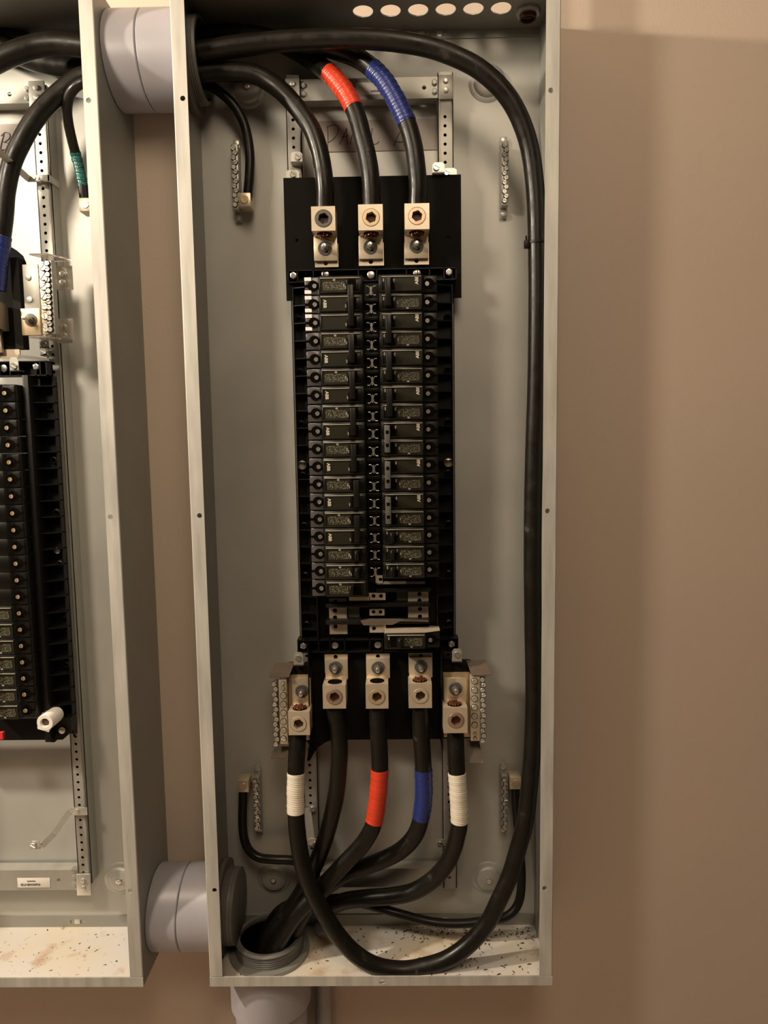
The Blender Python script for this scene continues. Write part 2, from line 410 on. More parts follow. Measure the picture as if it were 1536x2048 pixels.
b = B(); b.lathe((.0765, -.060, -.45), [(.0462, 0), (.0472, 0), (.0472, .470), (.0462, .470)], 'Z', seg=64, close=True); part('shade_liner', b, 'hole', t, label='black liner standing in for the shade inside the conduit')  # near-black liner paints the shade inside the pipe
b = B(); b.cyl((X(647, 2010, -.022), -.0175, -.25), .0135, .52, 'Z', seg=32)
setp(part('thin_conduit', b, 'pvc'), 'thin grey plastic conduit on the wall below the right box', 'conduit')
t = thing('metal_conduit', 'thin metal conduit entering the top right corner of the right box', 'conduit', (.4815, -.045, H))
b = B().lathe((.4815, -.045, H), [(.0088, 0), (.0105, 0), (.0105, .75), (.0088, .75)], 'Z', seg=24, close=True); part('tube', b, 'rail', t)
b = B().lathe((.4815, -.045, H-T-.006), [(.0098, 0), (.0165, 0), (.0175, .002), (.0165, .0055), (.0098, .0055)], 'Z', seg=8, close=True); part('locknut', b, 'zinc', t)
b = B().lathe((.4815, -.045, H-T-.012), [(.0095, 0), (.0115, 0), (.0118, .006), (.0095, .006)], 'Z', seg=32, close=True); b.cyl((.4815, -.045, H-.006), .0096, .002, 'Z'); part('throat', b, 'reddark', t, label='dark red conduit throat')

# ---------------------------------------------------------------- cables
def cable(label, pts, r, tapes=(), name='power_cable', cat='cable', m='cable', group=None, waves=True):
    w = [Vector(p[1:]) if p[0] == 'w' else P(*p) for p in pts]
    path = spline(w, 12)
    # even resample
    o = part(name, B().sweep(path, r, seg=22), m)
    setp(o, label, cat, group)
    for (ta, tb, tm) in tapes:
        seg = path[int(ta*12):int(tb*12)+1]
        put('tape', B().sweep(seg, lambda s: r*1.05 + .00035*math.sin(s*700) + .0002*math.sin(s*231), seg=28).mesh('tape'), tm, o, label={'red': 'red tape wrap', 'blue': 'blue tape wrap', 'whitetape': 'white tape wrap', 'greentape': 'green tape wrap'}[tm])
    return o
RB, RG = .0128, .0070
cable('thick black cable looping over, down the right side and up to the left neutral lug',
 [(300,108,-.084),(345,106,-.084),(385,104,-.084),(430,98,-.085),(480,90,-.087),(600,80,-.091),(720,78,-.10),(800,84,-.104),(870,98,-.105),(940,127,-.105),(985,160,-.102),(1020,200,-.099),(1046,252,-.095),(1062,310,-.092),(1071,390,-.09),(1074,480,-.09),(1075,600,-.09),(1073,760,-.09),(1069,880,-.09),(1066,1000,-.09),(1065,1120,-.09),(1066,1250,-.09),(1068,1380,-.09),(1065,1490,-.09),(1057,1590,-.092),(1050,1645,-.094),(1038,1690,-.096),(1020,1750,-.098),(996,1804,-.1),(974,1847,-.1),(938,1888,-.101),(895,1918,-.102),(850,1933,-.103),(804,1940,-.104),(753,1932,-.106),(711,1908,-.107),(675,1869,-.108),(648,1827,-.108),(621,1776,-.107),(603,1720,-.104),(594,1660,-.1),(591.5,1600,-.096),(592,1545,-.092),(594,1500,-.088),(596,1466,-.082)],
 RB, [(40.65, 42.05, 'whitetape')])
LOOP = [o for o in COL.objects if o.get('label', '').startswith('thick black cable looping')][0]
c = P(1074.5, 486, -.09)
tie = B().lathe((c.x, c.y, c.z), [(.0130, -.0022), (.0142, -.0018), (.0142, .0018), (.0130, .0022)], 'Z', seg=32, close=True).box(c.x-.0190, c.x-.0115, c.y-.008, c.y+.001, c.z-.008, c.z+.003, .0015).box(c.x-.0175, c.x-.0150, c.y-.006, c.y-.004, c.z+.003, c.z+.009, .0005)
part('cable_tie', tie, 'black', LOOP, label='small black cable tie with a stubby head')
cable('black cable bending down from the upper conduit into the left top lug',
 [(300,144,-.066),(345,145,-.066),(385,147,-.066),(440,143,-.066),(506,148,-.067),(545,168,-.068),(575,194,-.073),(602,226,-.078),(624,260,-.081),(638,300,-.083),(646,340,-.084),(650,380,-.083),(650,412,-.080),(651,440,-.078)], RB)
cable('black cable with red tape bending down into the middle top lug',
 [(300,76,-.044),(345,74,-.044),(385,72,-.044),(470,68,-.040),(540,78,-.034),(590,100,-.035),(630,125,-.045),(662,150,-.060),(686,178,-.067),(703,206,-.072),(716,240,-.076),(725,275,-.079),(735,315,-.081),(741,355,-.082),(743.5,405,-.080),(743.5,436,-.078)], RB, [(6.9, 9.35, 'red')])
cable('black cable with blue tape bending down into the right top lug',
 [(300,114,-.046),(345,112,-.047),(385,109,-.049),(470,96,-.052),(560,84,-.057),(630,90,-.060),(685,104,-.058),(725,122,-.062),(761,153,-.068),(784,186,-.073),(803,222,-.077),(816,252,-.079),(827,292,-.081),(833,335,-.082),(836,375,-.081),(835,405,-.079),(835,434,-.078)], RB, [(7.5, 10.9, 'blue')])
cable('thin black ground cable curving down from the upper conduit to the upper left ground bar',
 [(300,163,-.036),(345,163,-.036),(385,165,-.036),(420,172,-.04),(447,190,-.038),(470,214,-.036),(487,245,-.034),(496,280,-.033),(500,315,-.033),(499,350,-.033),(496,384,-.032),(495,400,-.031)], RG, name='ground_cable')
cable('plain black cable hanging from the left bottom lug into the floor conduit',
 [(669,1400,-.078),(671,1425,-.082),(677,1460,-.085),(679,1500,-.086),(677,1545,-.085),(672,1590,-.083),(661,1640,-.08),(646,1690,-.073),(628,1735,-.066),(603,1785,-.062),(576,1825,-.061),('w',.076,-.063,.022),('w',.058,-.062,-.03),('w',.050,-.062,-.12)], RB)
cable('black cable with red tape hanging from the middle bottom lug into the floor conduit',
 [(755,1400,-.078),(755,1425,-.082),(757,1465,-.086),(759,1505,-.088),(759.5,1545,-.089),(756,1592,-.09),(749,1640,-.09),(740,1665,-.09),(722,1692,-.089),(692,1724,-.087),(660,1758,-.083),(625,1795,-.085),(590,1832,-.087),('w',.101,-.089,.045),('w',.086,-.089,.01),('w',.080,-.088,-.04),('w',.076,-.088,-.12)], RB, [(3.85, 6.1, 'red')])
cable('black cable with blue tape hanging from the right bottom lug into the floor conduit',
 [(841,1400,-.078),(841,1425,-.082),(842,1465,-.086),(845,1505,-.087),(847,1545,-.087),(847.5,1592,-.086),(841,1640,-.084),(829,1672,-.082),(805,1698,-.078),(774,1716,-.074),(729,1734,-.068),(684,1752,-.060),(645,1780,-.058),(614,1818,-.060),('w',.118,-.062,.036),('w',.108,-.062,.010),('w',.102,-.062,-.04),('w',.101,-.062,-.12)], RB, [(3.85, 5.95, 'blue')])
cable('black cable with wrinkled white tape sweeping from the right neutral lug to the floor conduit',
 [(911,1445,-.078),(911,1470,-.083),(912,1505,-.088),(914,1545,-.091),(917,1592,-.092),(919,1643,-.092),(914,1672,-.09),(906,1700,-.087),(890,1732,-.082),(862,1762,-.074),(826,1783,-.064),(784,1792,-.056),(735,1796,-.048),(690,1802,-.042),(648,1818,-.038),('w',.125,-.034,.044),('w',.096,-.034,.014),('w',.080,-.035,-.04),('w',.077,-.035,-.12)], RB, [(3.0, 5.0, 'whitetape')])
cable('thin black ground cable bending from the lower left ground bar toward the floor conduit',
 [(486,1572,-.031),(486,1592,-.032),(485,1640,-.033),(488,1675,-.034),(498,1700,-.036),(518,1715,-.038),(550,1719,-.04),(590,1722,-.042),(614,1742,-.040),(606,1790,-.036),('w',.085,-.034,.048),('w',.058,-.036,.0),('w',.052,-.038,-.04),('w',.050,-.038,-.12)], RG, name='ground_cable')
cable('thin black ground cable dropping behind the thick loop and running left along the floor',
 [(1031,1566,-.031),(1031,1590,-.032),(1035,1640,-.033),(1040,1700,-.034),(1043,1760,-.036),(1037,1805,-.04),(1015,1832,-.046),(975,1841,-.05),(925,1847,-.052),(880,1846,-.052),(840,1839,-.05),(790,1825,-.048),(730,1808,-.04),(680,1797,-.028),(655,1800,-.020),('w',.136,-.016,.050),('w',.113,-.026,.014),('w',.106,-.035,-.04),('w',.104,-.038,-.12)], RG, [], name='ground_cable')
# left box cables
cable('thick black cable arching left from the conduit at the top of the left box',
 [(255,104,-.084),(205,98,-.084),(155,91,-.085),(110,88,-.086),(70,93,-.088),(35,104,-.092),(0,119,-.095),(-40,142,-.097),(-90,185,-.098),(-140,250,-.098)], RB*1.15)
cable('black cable running left in shadow beneath the arching cable of the left box',
 [(255,130,-.046),(205,132,-.045),(155,133,-.042),(110,130,-.038),(60,118,-.035),(0,92,-.034),(-60,70,-.034)], RB*1.15)
cable('black cable resting high under the top of the left box, dusty and thin in view',
 [(255,86,-.040),(205,90,-.040),(155,98,-.038),(100,95,-.035),(40,76,-.026),(-30,60,-.024)], RB*.8)
cable('thick black cable with blue tape bending down over the left box mounting rail',
 [(255,150,-.076),(205,148,-.076),(165,154,-.077),(137,171,-.080),(94,209,-.085),(67,242,-.088),(44,281,-.09),(24,326,-.09),(12,381,-.09),(8,430,-.088),(2,480,-.086),(-4,530,-.085),(-8,580,-.084)], RB, [(9.9, 12.0, 'blue')])
cable('thin ground cable with green tape curving down beside the flange of the left box',
 [(235,158,-.078),(205,158,-.086),(172,163,-.099),(151,174,-.097),(139,192,-.088),(134,218,-.075),(137,248,-.062),(144,280,-.050),(152,311,-.036),(160,342,-.034),(166,373,-.033),(169,398,-.031)], RG, [(7.75, 10.0, 'greentape')], name='ground_cable')

# ---------------------------------------------------------------- ground bars
def ground_bar(top, bot, label, Y=-.028, lug=None, lugdir=1, n=13, cov='end_screw'):
    a = P(*top, Y); c = P(*bot, Y)
    xm = (a.x+c.x)/2; zt, zb = a.z, c.z
    t = thing('ground_bar', label, 'ground bar', (xm, -T, zb), 'ground bars on the back of the boxes')
    w = .0052
    b = B().box(xm-w, xm+w, -.026, -.006, zb+.013, zt-.013, .001)
    b.box(xm-w, xm+w, -.0085, -.006, zb, zt, .0008)
    b.cyl((xm, -.004, zt-.006), .004, .005); b.cyl((xm, -.004, zb+.006), .004, .005)
    part('bar', b, 'rail', t)
    for z in (zt-.006, zb+.006): screw(t, (xm, -.0085, z), .0045, .0025, name='mounting_screw', m='zinc')
    L = (zt-zb) - .032
    for i in range(n):
        z = zb+.016 + L*(i+.5)/n
        sscrew(t, (xm + (.0012 if i % 2 else -.0012), -.0262, z), .0033, .0022, random.randint(0, 180), 'zinc', 'terminal_screw', ring=True)
    if lug:
        l = P(*lug, -.040)
        s = .0088
        q = put('ground_lug', B().box(-s, s, -.040, -.014, -s*1.1, s*1.1, .0008).mesh('ground_lug'), 'alu', t, (l.x, 0, l.z), label='pale square clamp block')
        sscrew(q, (l.x, -.0402, l.z), .0058, .0012, 60, 'brass', 'clamp_screw')
        b = B().box(min(xm, l.x)-.004, max(xm, l.x)+.004, -.014, -.010, l.z-.006, l.z+.006, .0006)
        part('lug_tab', b, 'alu', t)
    return t
ground_bar((466,268), (473,436), 'ground bar studded with screws high beside the left wall of the right box', lug=(489,399))
ground_bar((1011,262), (1011,428), 'bright screw-studded ground bar alone inside the upper curve of the thick loop cable')
ground_bar((512,1540), (513,1680), 'dim ground bar beside the lower left ground cable under the left neutral bar', lug=(486,1573), lugdir=-1)
ground_bar((1010,1537), (1010,1678), 'dim ground bar with pale clamp left of the thick loop cable near the bottom', lug=(1031,1567))
# ground lug of the left box, its bar hidden behind the flange
t = thing('ground_bar', 'pale ground clamp ending the green taped cable, half hidden by the left box flange', 'ground bar', (X(169,408,-.03), -T, Z(169,420,-.03)), 'ground bars on the back of the boxes')
l = P(170, 409, -.04)
q = put('ground_lug', B().box(-.0088, .0088, -.040, -.014, -.0097, .0097, .0008).mesh('ground_lug'), 'alu', t, (l.x, 0, l.z)); sscrew(q, (l.x, -.0402, l.z), .0058, .0012, 0, 'brass', 'clamp_screw')
part('bar', B().box(l.x-.004, l.x+.03, -.014, -T, l.z-.006, l.z+.006, .0006).box(l.x+.018, l.x+.028, -.026, -.012, l.z-.01, l.z+.1, .001), 'rail', t)

# ---------------------------------------------------------------- circuit breakers
PITCH_Z = .02532
POLE = {}
def pole_meshes(side):
    """one pole, local: u runs from the inner edge outwards, y face at -.100, z centre 0; side=+1 right column, -1 left"""
    if side in POLE: return POLE[side]
    s = side; h = .0121
    def bx(b, u0, u1, y0, y1, z0, z1, bev=0): return b.box(min(s*u0, s*u1), max(s*u0, s*u1), y0, y1, z0, z1, bev)
    b = B()
    prof = [(0, -.060), (0, -.0955), (.0015, -.0975), (.0605, -.0975), (.0625, -.0915), (.0815, -.0885), (.0825, -.0845), (.0825, -.060)]
    b.prism([(s*u, y) for u, y in prof], -h, h, 'Z', bev=.0003)
    body = b.mesh('body')
    r = B()
    bx(r, .0045, .0595, -.0995, -.0970, h-.0038, h-.0026, .0003)
    ridge = r.mesh('top_ridge')
    r = B()
    bx(r, .0040, .0050, -.0990, -.0970, -h+.002, h-.0026, .0002); bx(r, .0590, .0600, -.0990, -.0970, -h+.002, h-.0026, .0002); bx(r, .004, .060, -.0988, -.097, -h+.0015, -h+.0024, .0002)
    frame = r.mesh('label_frame')
    lb = B(); bx(lb, .0235, .0585, -.0980, -.0972, -h+.0027, h-.004)
    label = lb.mesh('label_plate')
    w = B(); 
    w.lathe((s*.0705, -.0898, 0), [(.0056, -.004), (.0056, .0004), (.0063, .0010), (.0068, .0002), (.0068, -.004)], seg=24, close=True)
    tz = B(); bx(tz, .0635, .0818, -.0916, -.0885, -h+.0004, h-.0016, .0006)
    term = tz.mesh('terminal_cover')
    well = B().cyl((s*.0702, -.0915, 0), .0076, .0012, seg=24); bx(well, .0760, .0822, -.0921, -.0905, -.0016, .0016); well = well.mesh('screw_well')
    POLE[side] = dict(body=body, ridge=ridge, frame=frame, label=label, term=term, well=well)
    return POLE[side]
HM = {}
def small(key, f):
    if key not in HM: HM[key] = f()
    return HM[key]
def breaker(side, x_in, rows, zc, label, group, tie=None, prints=(), brand=(), shine='black2', blankface=(), tieu=None, ang=None, detail=True, headmat='screw', termmat='black2'):
    pm = pole_meshes(side); s = side; n = len(rows)
    zt = zc[0]; zb = zc[-1]
    t = thing('circuit_breaker', label, 'circuit breaker', (x_in + s*.04, -.06, (zt+zb)/2), group)
    h = .0121
    for i, z in enumerate(zc):
        p = put('pole_body', pm['body'], 'black2', t, (x_in, 0, z))
        put('terminal_cover', small(('term', side, termmat), lambda: pm['term'].copy()), termmat, p, (x_in, 0, z))
        put('screw_well', pm['well'], 'hole', p, (x_in, 0, z))
        sscrew(p, (x_in + s*.0680, -.0925, z-.0003), .0031, .0016, random.choice([35, 60, 120, 150]) if ang is None else ang, headmat, 'terminal_screw')
        if not detail: continue
        put('top_ridge', pm['ridge'], 'ridge', p, (x_in, 0, z))
        put('label_frame', pm['frame'], 'ridge' if False else 'label', p, (x_in, 0, z))
        put('label_plate', small(('lab', side, i in prints), lambda: pm['label'].copy()), 'label', p, (x_in, 0, z))
        rd = 90 if s > 0 else -90
        if i in brand:
            text('brand_mark', 'ABB', .0062, (x_in + s*(.0535), -.0984, z + (.0035 if s > 0 else -.0005)), rd, 'print', p, bold=True)
        if i in prints:
            lb = small(('fp', side), lambda: (lambda b: b.box(min(s*.026, s*.056), max(s*.026, s*.056), -.0984, -.0981, -.0075, .0040))(B()).mesh('small_print'))
            put('small_print', lb, 'fineprint', p, (x_in, 0, z))
            sq = small(('sq', side), lambda: B().box(-.0017, .0017, -.0984, -.0981, -.0014, .0014).mesh('approval_mark'))
            put('approval_mark', sq, 'print' if False else 'ridge', p, (x_in + s*.040, 0, z+.0066 if s < 0 else z-.0086))
            text('rating_mark', '20A', .0030, (x_in + s*.0265, -.0986, z - .001), rd, 'print', p)
        text('off_mark', 'OFF', .0026, (x_in + s*(.0245 if s < 0 else .0215), -.0986, z + (-.004 if s < 0 else .0035)), rd, 'print', p)
        if s > 0: text('on_mark', 'ON', .0030, (x_in + .0072, -.0990, z+.0045), 90, 'print', p)
        # handle slot
        sl = small(('slot', side), lambda: (lambda b: b.box(min(s*.0095, s*.0215), max(s*.0095, s*.0215), -.0978, -.0968, -.0085, .0070))(B()).mesh('handle_slot'))
        put('handle_slot', sl, 'hole', p, (x_in, 0, z))
    if not detail: return t
    u = tieu if tieu is not None else (.0165 if s < 0 else .0135)
    if n > 1:
        zz0, zz1 = zb-.0068, zt+.0060
        if n == 3: zz0, zz1 = zb-.0075, zt-.0030
        b = B().box(-.0040, .0040, -.1130, -.0965, zz0, zz1, .0009)
        hd = put('handle_tie', b.mesh('handle_tie'), tie or 'black2', t, (x_in + s*u, 0, 0))
        if tie == 'tie':
            for z in zc:
                put('square_hole', small('sqh', lambda: B().box(-.0021, .0021, -.1134, -.1120, -.0023, .0023).mesh('square_hole')), 'hole', hd, (x_in + s*u, 0, (z*.72 + (zt+zb)/2*.28)))
    else:
        b = B().prism([(-.0055, -.0965), (.0055, -.0965), (.0025, -.1120), (-.0020, -.1120)], -.0075, .0062, 'Z', bev=.0006)
        put('handle', b.mesh('handle'), 'black2', t, (x_in + s*(u), 0, zc[0]))
    return t
ORD20 = ['first','second','third','fourth','fifth','sixth','seventh','eighth','ninth','tenth','eleventh','twelfth','thirteenth','fourteenth','fifteenth','sixteenth','seventeenth','eighteenth','nineteenth','twentieth']
ORD = ['first','second','third','fourth','fifth','sixth','seventh','eighth','ninth','tenth']
z1 = 1.0312 + .0027 - .0121   # centre of the first row
XL, XR = .2440, .2657
def zr(i): return z1 - PITCH_Z*i
left = [(0,1,2),(3,4),(5,6),(7,8),(9,10),(11,12),(13,14),(15,),(16,),(17,)]
right = [(0,1),(2,3),(4,5),(6,7),(8,9),(10,11),(12,13),(14,),(15,),(16,)]
for k, rows in enumerate(left):
    n = len(rows)
    if n == 3: lab = 'black three pole breaker with white stickers, topmost of the left column'
    elif n == 2: lab = 'black double breaker with tied handles, %s breaker from the top of the left column' % ORD[k]
    else: lab = 'black single pole breaker, %s of the left column' % ['third from the bottom', 'second from the bottom', 'bottom one'][rows[0]-15]
    br = breaker(-1, XL, rows, [zr(i) for i in rows], lab, 'breakers in the left column', prints=[0], brand=[1] if n > 1 else [],
                 tie='black2', tieu=(.0165 if k < 5 else .0135) if n > 1 else (.0145 if k < 9 else .0235), termmat='term', ang=None)
    if n == 3:
        for i in rows:
            for dz in (.0095, -.0080):
                put('sticker', small('stk', lambda: B().box(-.0047, .0047, -.0921, -.0917, -.0024, .0024).mesh('sticker')), 'paper', br, (XL-.0775, 0, zr(i)+dz), label='small white sticker')
for k, rows in enumerate(right):
    n = len(rows)
    if n == 2:
        w = 'dark tied handles' if k < 4 else 'grey tie bar'
        lab = 'black double breaker with %s, %s from the top of the right column' % (w, ORD[k])
    else: lab = 'black single pole breaker, %s of the unbroken right column' % ['third from the bottom', 'second from the bottom', 'bottom one'][rows[0]-14]
    breaker(1, XR, rows, [zr(i)+.0006 for i in rows], lab, 'breakers in the right column', prints=[n-1], brand=[0] if n > 1 else [],
            tie='tie' if k >= 4 else 'black2', tieu=(.0135 if k < 4 else .0095) if n > 1 else .0145, ang=random.choice([30, 60, 150]), headmat='screw')
zlow = Z(820, 1283, -.1)
XB = X(768, 1283, -.1)
lowb = breaker(1, XB, (0,), [zlow], 'single breaker standing alone below the empty slots, tan top side showing', 'breakers in the right column', prints=[0], ang=50, tieu=.0235)
b = B().prism([(XB+.0005, -.0975), (XB+.060, -.0975), (XB+.0825, -.088), (XB+.0825, -.062), (XB+.03, -.058), (XB+.0005, -.058)], zlow+.0121, zlow+.0128, 'Z')
part('side_face', b, 'breakerside', lowb, label='tan breaker side')

# ---------------------------------------------------------------- interior of a panel
def rail(parent, x0, x1, z0, z1, Y, holes_z, name='mounting_rail', m='rail'):
    xm = (x0+x1)/2
    b = B().plate([(x0+.0035, z0), (x1-.0035, z0), (x1-.0035, z1), (x0+.0035, z1)], [(xm-.001, z, .0024) for z in holes_z], Y, Y+.0014, seg=10)
    b.box(x0, x0+.0035, Y+.003, Y+.0045, z0, z1); b.box(x1-.0035, x1, Y+.003, Y+.0045, z0, z1)
    b.box(x0+.0028, x0+.0042, Y, Y+.0045, z0, z1); b.box(x1-.0042, x1-.0028, Y, Y+.0045, z0, z1)
    b.box(x0, x0+.0014, Y+.003, -T-.0002, z0, z1); b.box(x1-.0014, x1, Y+.003, -T-.0002, z0, z1)
    o = part(name, b, m, parent)
    part('rail_shade_backing', B().box(x0+.004, x1-.004, Y+.006, Y+.0065, z0, z1), 'hole', o)  # near-black sheet stands in for the shade behind the rail holes
    return o
inter = thing('panel_interior', 'black breaker chassis with mounting rails and busbars inside the right box', 'panel chassis', (.2555, -T, .5))
xc = .2555
zt = Z(590, 150, -.03); zb = Z(600, 1780, -.03)
for x0 in (.1335, .3545):
    rail(inter, x0, x0+.0225, zb, zt, -.030, [zb + .02 + .0127*i for i in range(int((zt-zb-.06)/.0127))])
for ya, yb in ((155, 198), (1738, 1775)):
    za, zb_ = Z(750, ya, -.028), Z(750, yb, -.028)
    b = B().plate([(.145, zb_), (.366, zb_), (.366, za), (.145, za)], [(.335, (za+zb_)/2, .003)], -.027, -.0256)
    b.box(.145, .366, -.0256, -.006, zb_, zb_+.0014); b.box(.145, .366, -.0256, -.006, za-.0014, za)
    cb = part('cross_bar', b, 'rail', inter)
    for xx in (.1595, .350):
        for k in (0, 1): hexbolt(inter, (xx, -.027, (za+zb_)/2 + (k-.5)*.012), .0042, .003, name='bolt', m='rail')
for x0 in (.1335, .3545):
    za = Z(750, 150, -.032)
    part('end_bracket', B().box(x0+.001, x0+.0215, -.0345, -.0318, za-.036, za-.003, .0005), 'rail', inter)
    for k in (0, 1): screw(inter, (x0+.0115, -.0345, za-.011-.013*k), .0038, .0026, m='zinc', name='rivet')
# sticker on the cross bar (matrix code left out)
st = put('sticker', B().box(0, .040, -.0277, -.0271, 0, .017, .0002).mesh('sticker'), 'white', inter, (X(712,190,-.027), 0, Z(720,190,-.027)), label='white sticker on the upper cross bar')
text('sticker_text', '42600348N730', .0032, (X(712,190,-.027)+.031, -.0279, Z(720,190,-.027)+.0045), 0, 'ink', st)
# insulating sheets
o = [conv(567, 380, -.037), conv(922, 352, -.037)]
s0 = .1285; s1 = .3868; zS = Z(750, 353, -.037); zs = Z(750, 599, -.037)
part('insulating_sheet', B().plate([(s0, zs), (s1, zs), (s1, zS), (s0, zS)], [(X(594, 481, -.037), Z(594, 481, -.037), .0024), (X(897, 475, -.037), Z(897, 475, -.037), .0036, .0024)], -.0385, -.0370), 'sheet', inter)
zf = Z(880, 1478, -.05); zf0 = Z(750, 1290, -.05)
xl, xr = X(625, 1480, -.05), X(882, 1478, -.05)
pts = [(xl, zf0), (xr, zf0), (xr, zf), (X(664, 1480, -.05), zf), (X(650, 1484, -.05), zf-.004), (X(638, 1494, -.05), zf-.011), (X(628, 1508, -.05), zf-.021), (X(620, 1525, -.05), zf-.033), (X(614, 1526, -.05), zf-.034), (X(618, 1490, -.05), zf-.01)]
part('insulating_sheet', B().prism(pts, -.0500, -.0485), 'sheet', inter)
part('insulating_sheet', B().box(xl, xl+.0012, -.085, -.049, zf, zf0).box(xr-.0012, xr, -.085, -.049, zf, zf0), 'sheet', inter)
# side wings with ribs
zw0, zw1 = Z(600, 1285, -.055), Z(600, 560, -.055)
for s in (0, 1):
    xa, xb = (.1395, .1665) if s == 0 else (.3455, .3725)
    b = B().box(xa, xb, -.0415, -.0395, zw0, zw1)
    xo = xa if s == 0 else xb-.0015; xi = xb-.002 if s == 0 else xa
    b.box(xo, xo+.0015, -.056, -.0395, zw0, zw1); b.box(xi, xi+.002, -.064, -.0395, zw0, zw1)
    z = zw1-.012
    while z > zw0:
        b.prism([(xa, -.041), (xb, -.041), (xb, -.0630 if s == 0 else -.0550), (xa, -.0550 if s == 0 else -.0630)], z, z+.0014, 'Z'); z -= PITCH_Z
    part('side_wing', b, 'black', inter)
    for k, z in enumerate([zw1-.055-.0762*i for i in range(7)]):
        xx = (xa+xb)/2 - (.006 if s == 0 else -.006)
        w = put('screw_boss', small('boss', lambda: B().lathe((0, 0, 0), [(.0052, 0), (.0052, .008), (.0035, .009), (.0035, .004)], seg=20).mesh('screw_boss')), 'black', inter, (xx, -.0415, z))
    zz = Z(605 if s == 0 else 898, 930 if s == 0 else 925, -.052); xx = X(604 if s == 0 else 897, 928, -.052)
    screw(inter, (xx, -.050, zz), .0048, .0025, m='screw', name='fixing_screw')
    put('washer', small('wsh', lambda: B().lathe((0, 0, 0), [(.0062, 0), (.0066, .0012), (.0046, .0014)], seg=24).mesh('washer')), 'brass', inter, (xx, -.0495, zz))
# end bands with cells
def band(parent, x0, x1, z0, z1, y0, y1, ribs, m='black'):
    b = B().box(x0, x1, y1-.004, y1, z0, z1)
    for za in (z0, z1-.0014): b.box(x0, x1, y0, y1, za, za+.0014)
    for xx in (x0, *ribs, x1-.0014): b.box(xx, xx+.0014, y0, y1, z0, z1)
    part('end_band', b, m, parent)
zA, zB = Z(742, 563, -.062), Z(742, 538, -.062)
band(inter, .1345, .3775, zA, zB, -.064, -.045, [.148, .171, .185, .236, .262, .305, .321, .338, .359])
for px, py, mm in ((587, 552, 'screw'), (898, 545, 'screw')): hexbolt(inter, tuple(P(px, py, -.060)), .0052, .0035, m=mm, name='bolt')
for px, py in ((651, 549), (742, 550), (834, 547)): screw(inter, tuple(P(px, py, -.058)), .0055, .003, m='stud', name='rivet')
zC, zD = Z(750, 1303, -.062), Z(750, 1277, -.062)
band(inter, .1345, .3775, zC, zD, -.066, -.045, [.149, .166, .183, .205, .243, .262, .345, .362])
for px, py in ((607, 1291), (903, 1287)): hexbolt(inter, tuple(P(px, py, -.060)), .0052, .0035, name='bolt')
for px, py in ((670, 1290), (756, 1289)): screw(inter, tuple(P(px, py, -.058)), .0055, .003, m='stud', name='rivet')
# centre channel with breaker clips
b = B().box(XL+.0005, XR-.0005, -.0600, -.045, zr(17)-.014, zr(0)+.012)
for i in range(17): b.box(XL+.0005, XR-.0005, -.0760, -.058, zr(i)-.0205, zr(i)-.0150, .0006)
part('centre_channel', b, 'black', inter)
def clip_mesh():
    b = B()
    for s in (-1, 1):
        pts = [Vector((s*.0012, -.0775, .0046)), Vector((s*.0030, -.0795, .0058)), Vector((s*.0062, -.0800, .0064))]
        b.sweep([Vector((s*.0068, -.0790, .0062)), Vector((s*.0040, -.0790, .0062)), Vector((s*.0018, -.0790, .0040)), Vector((s*.0010, -.0790, 0)), Vector((s*.0018, -.0790, -.0040)), Vector((s*.0040, -.0790, -.0062)), Vector((s*.0068, -.0790, -.0062))], .00065, seg=8)
    b.box(-.0009, .0009, -.0790, -.062, -.0060, .0060)
    return b.mesh('busbar_clip')
CLIP = clip_mesh()
for i in range(17):
    put('busbar_clip', CLIP, 'zinc', inter, ((XL+XR)/2-.0003, 0, zr(i)-.0050), label='X shaped metal clip')
# open slots at the bottom with pale stabs
def q(px, py, Y): return P(px, py, Y)
def prect(x0, y0, x1, y1, Y, th, m, name, holes=(), parent=inter, label=None):
    a = P(x0, y0, Y); c = P(x1, y1, Y)
    hs = [(P(hx, hy, Y).x, P(hx, hy, Y).z, hr) for hx, hy, hr in holes]
    o = part(name, B().plate([(a.x, c.z), (c.x, c.z), (c.x, a.z), (a.x, a.z)], hs, Y, Y+th, seg=14), m, parent, label=label)
    if hs:
        part('hole_backing', B().box(a.x+.001, c.x-.001, Y+th+.0004, Y+th+.001, c.z+.001, a.z-.001), 'hole', o)
    return o
part('slot_backing', B().box(.168, .345, -.0475, -.046, zD+.001, zr(16)-.012), 'black', inter)
for args in ((658, 1197, 693, 1206, [(671, 1203, .003)]), (658, 1213, 694, 1239, [(670, 1221, .0032), (670, 1235, .0032)]), (659, 1246, 695, 1268, [(671, 1253, .0032)]),
             (816, 1184, 857, 1205, [(839, 1188, .0032), (839, 1201, .0032)]), (816, 1212, 857, 1238, [(840, 1218, .0032), (840, 1233, .0032)])):
    prect(*args[:4], -.062, .0015, 'alu', 'busbar_stab', args[4], label='pale perforated busbar stab')
prect(696, 1213, 719, 1236, -.056, .001, 'green', 'side_plate', label='dull green plate'); prect(793, 1184, 817, 1204, -.056, .001, 'green', 'side_plate', label='dull green plate')
prect(738, 1186, 771, 1200, -.074, .002, 'alu', 'busbar_stab', [(747, 1192, .003), (762, 1192, .003)]); prect(698, 1194, 740, 1201, -.074, .0015, 'alu', 'busbar_link')
prect(739, 1218, 769, 1231, -.070, .002, 'alu', 'busbar_stab', [(747, 1224, .0028), (761, 1224, .0028)]); prect(739, 1250, 772, 1265, -.074, .002, 'alu', 'busbar_stab', [(748, 1257, .003)])
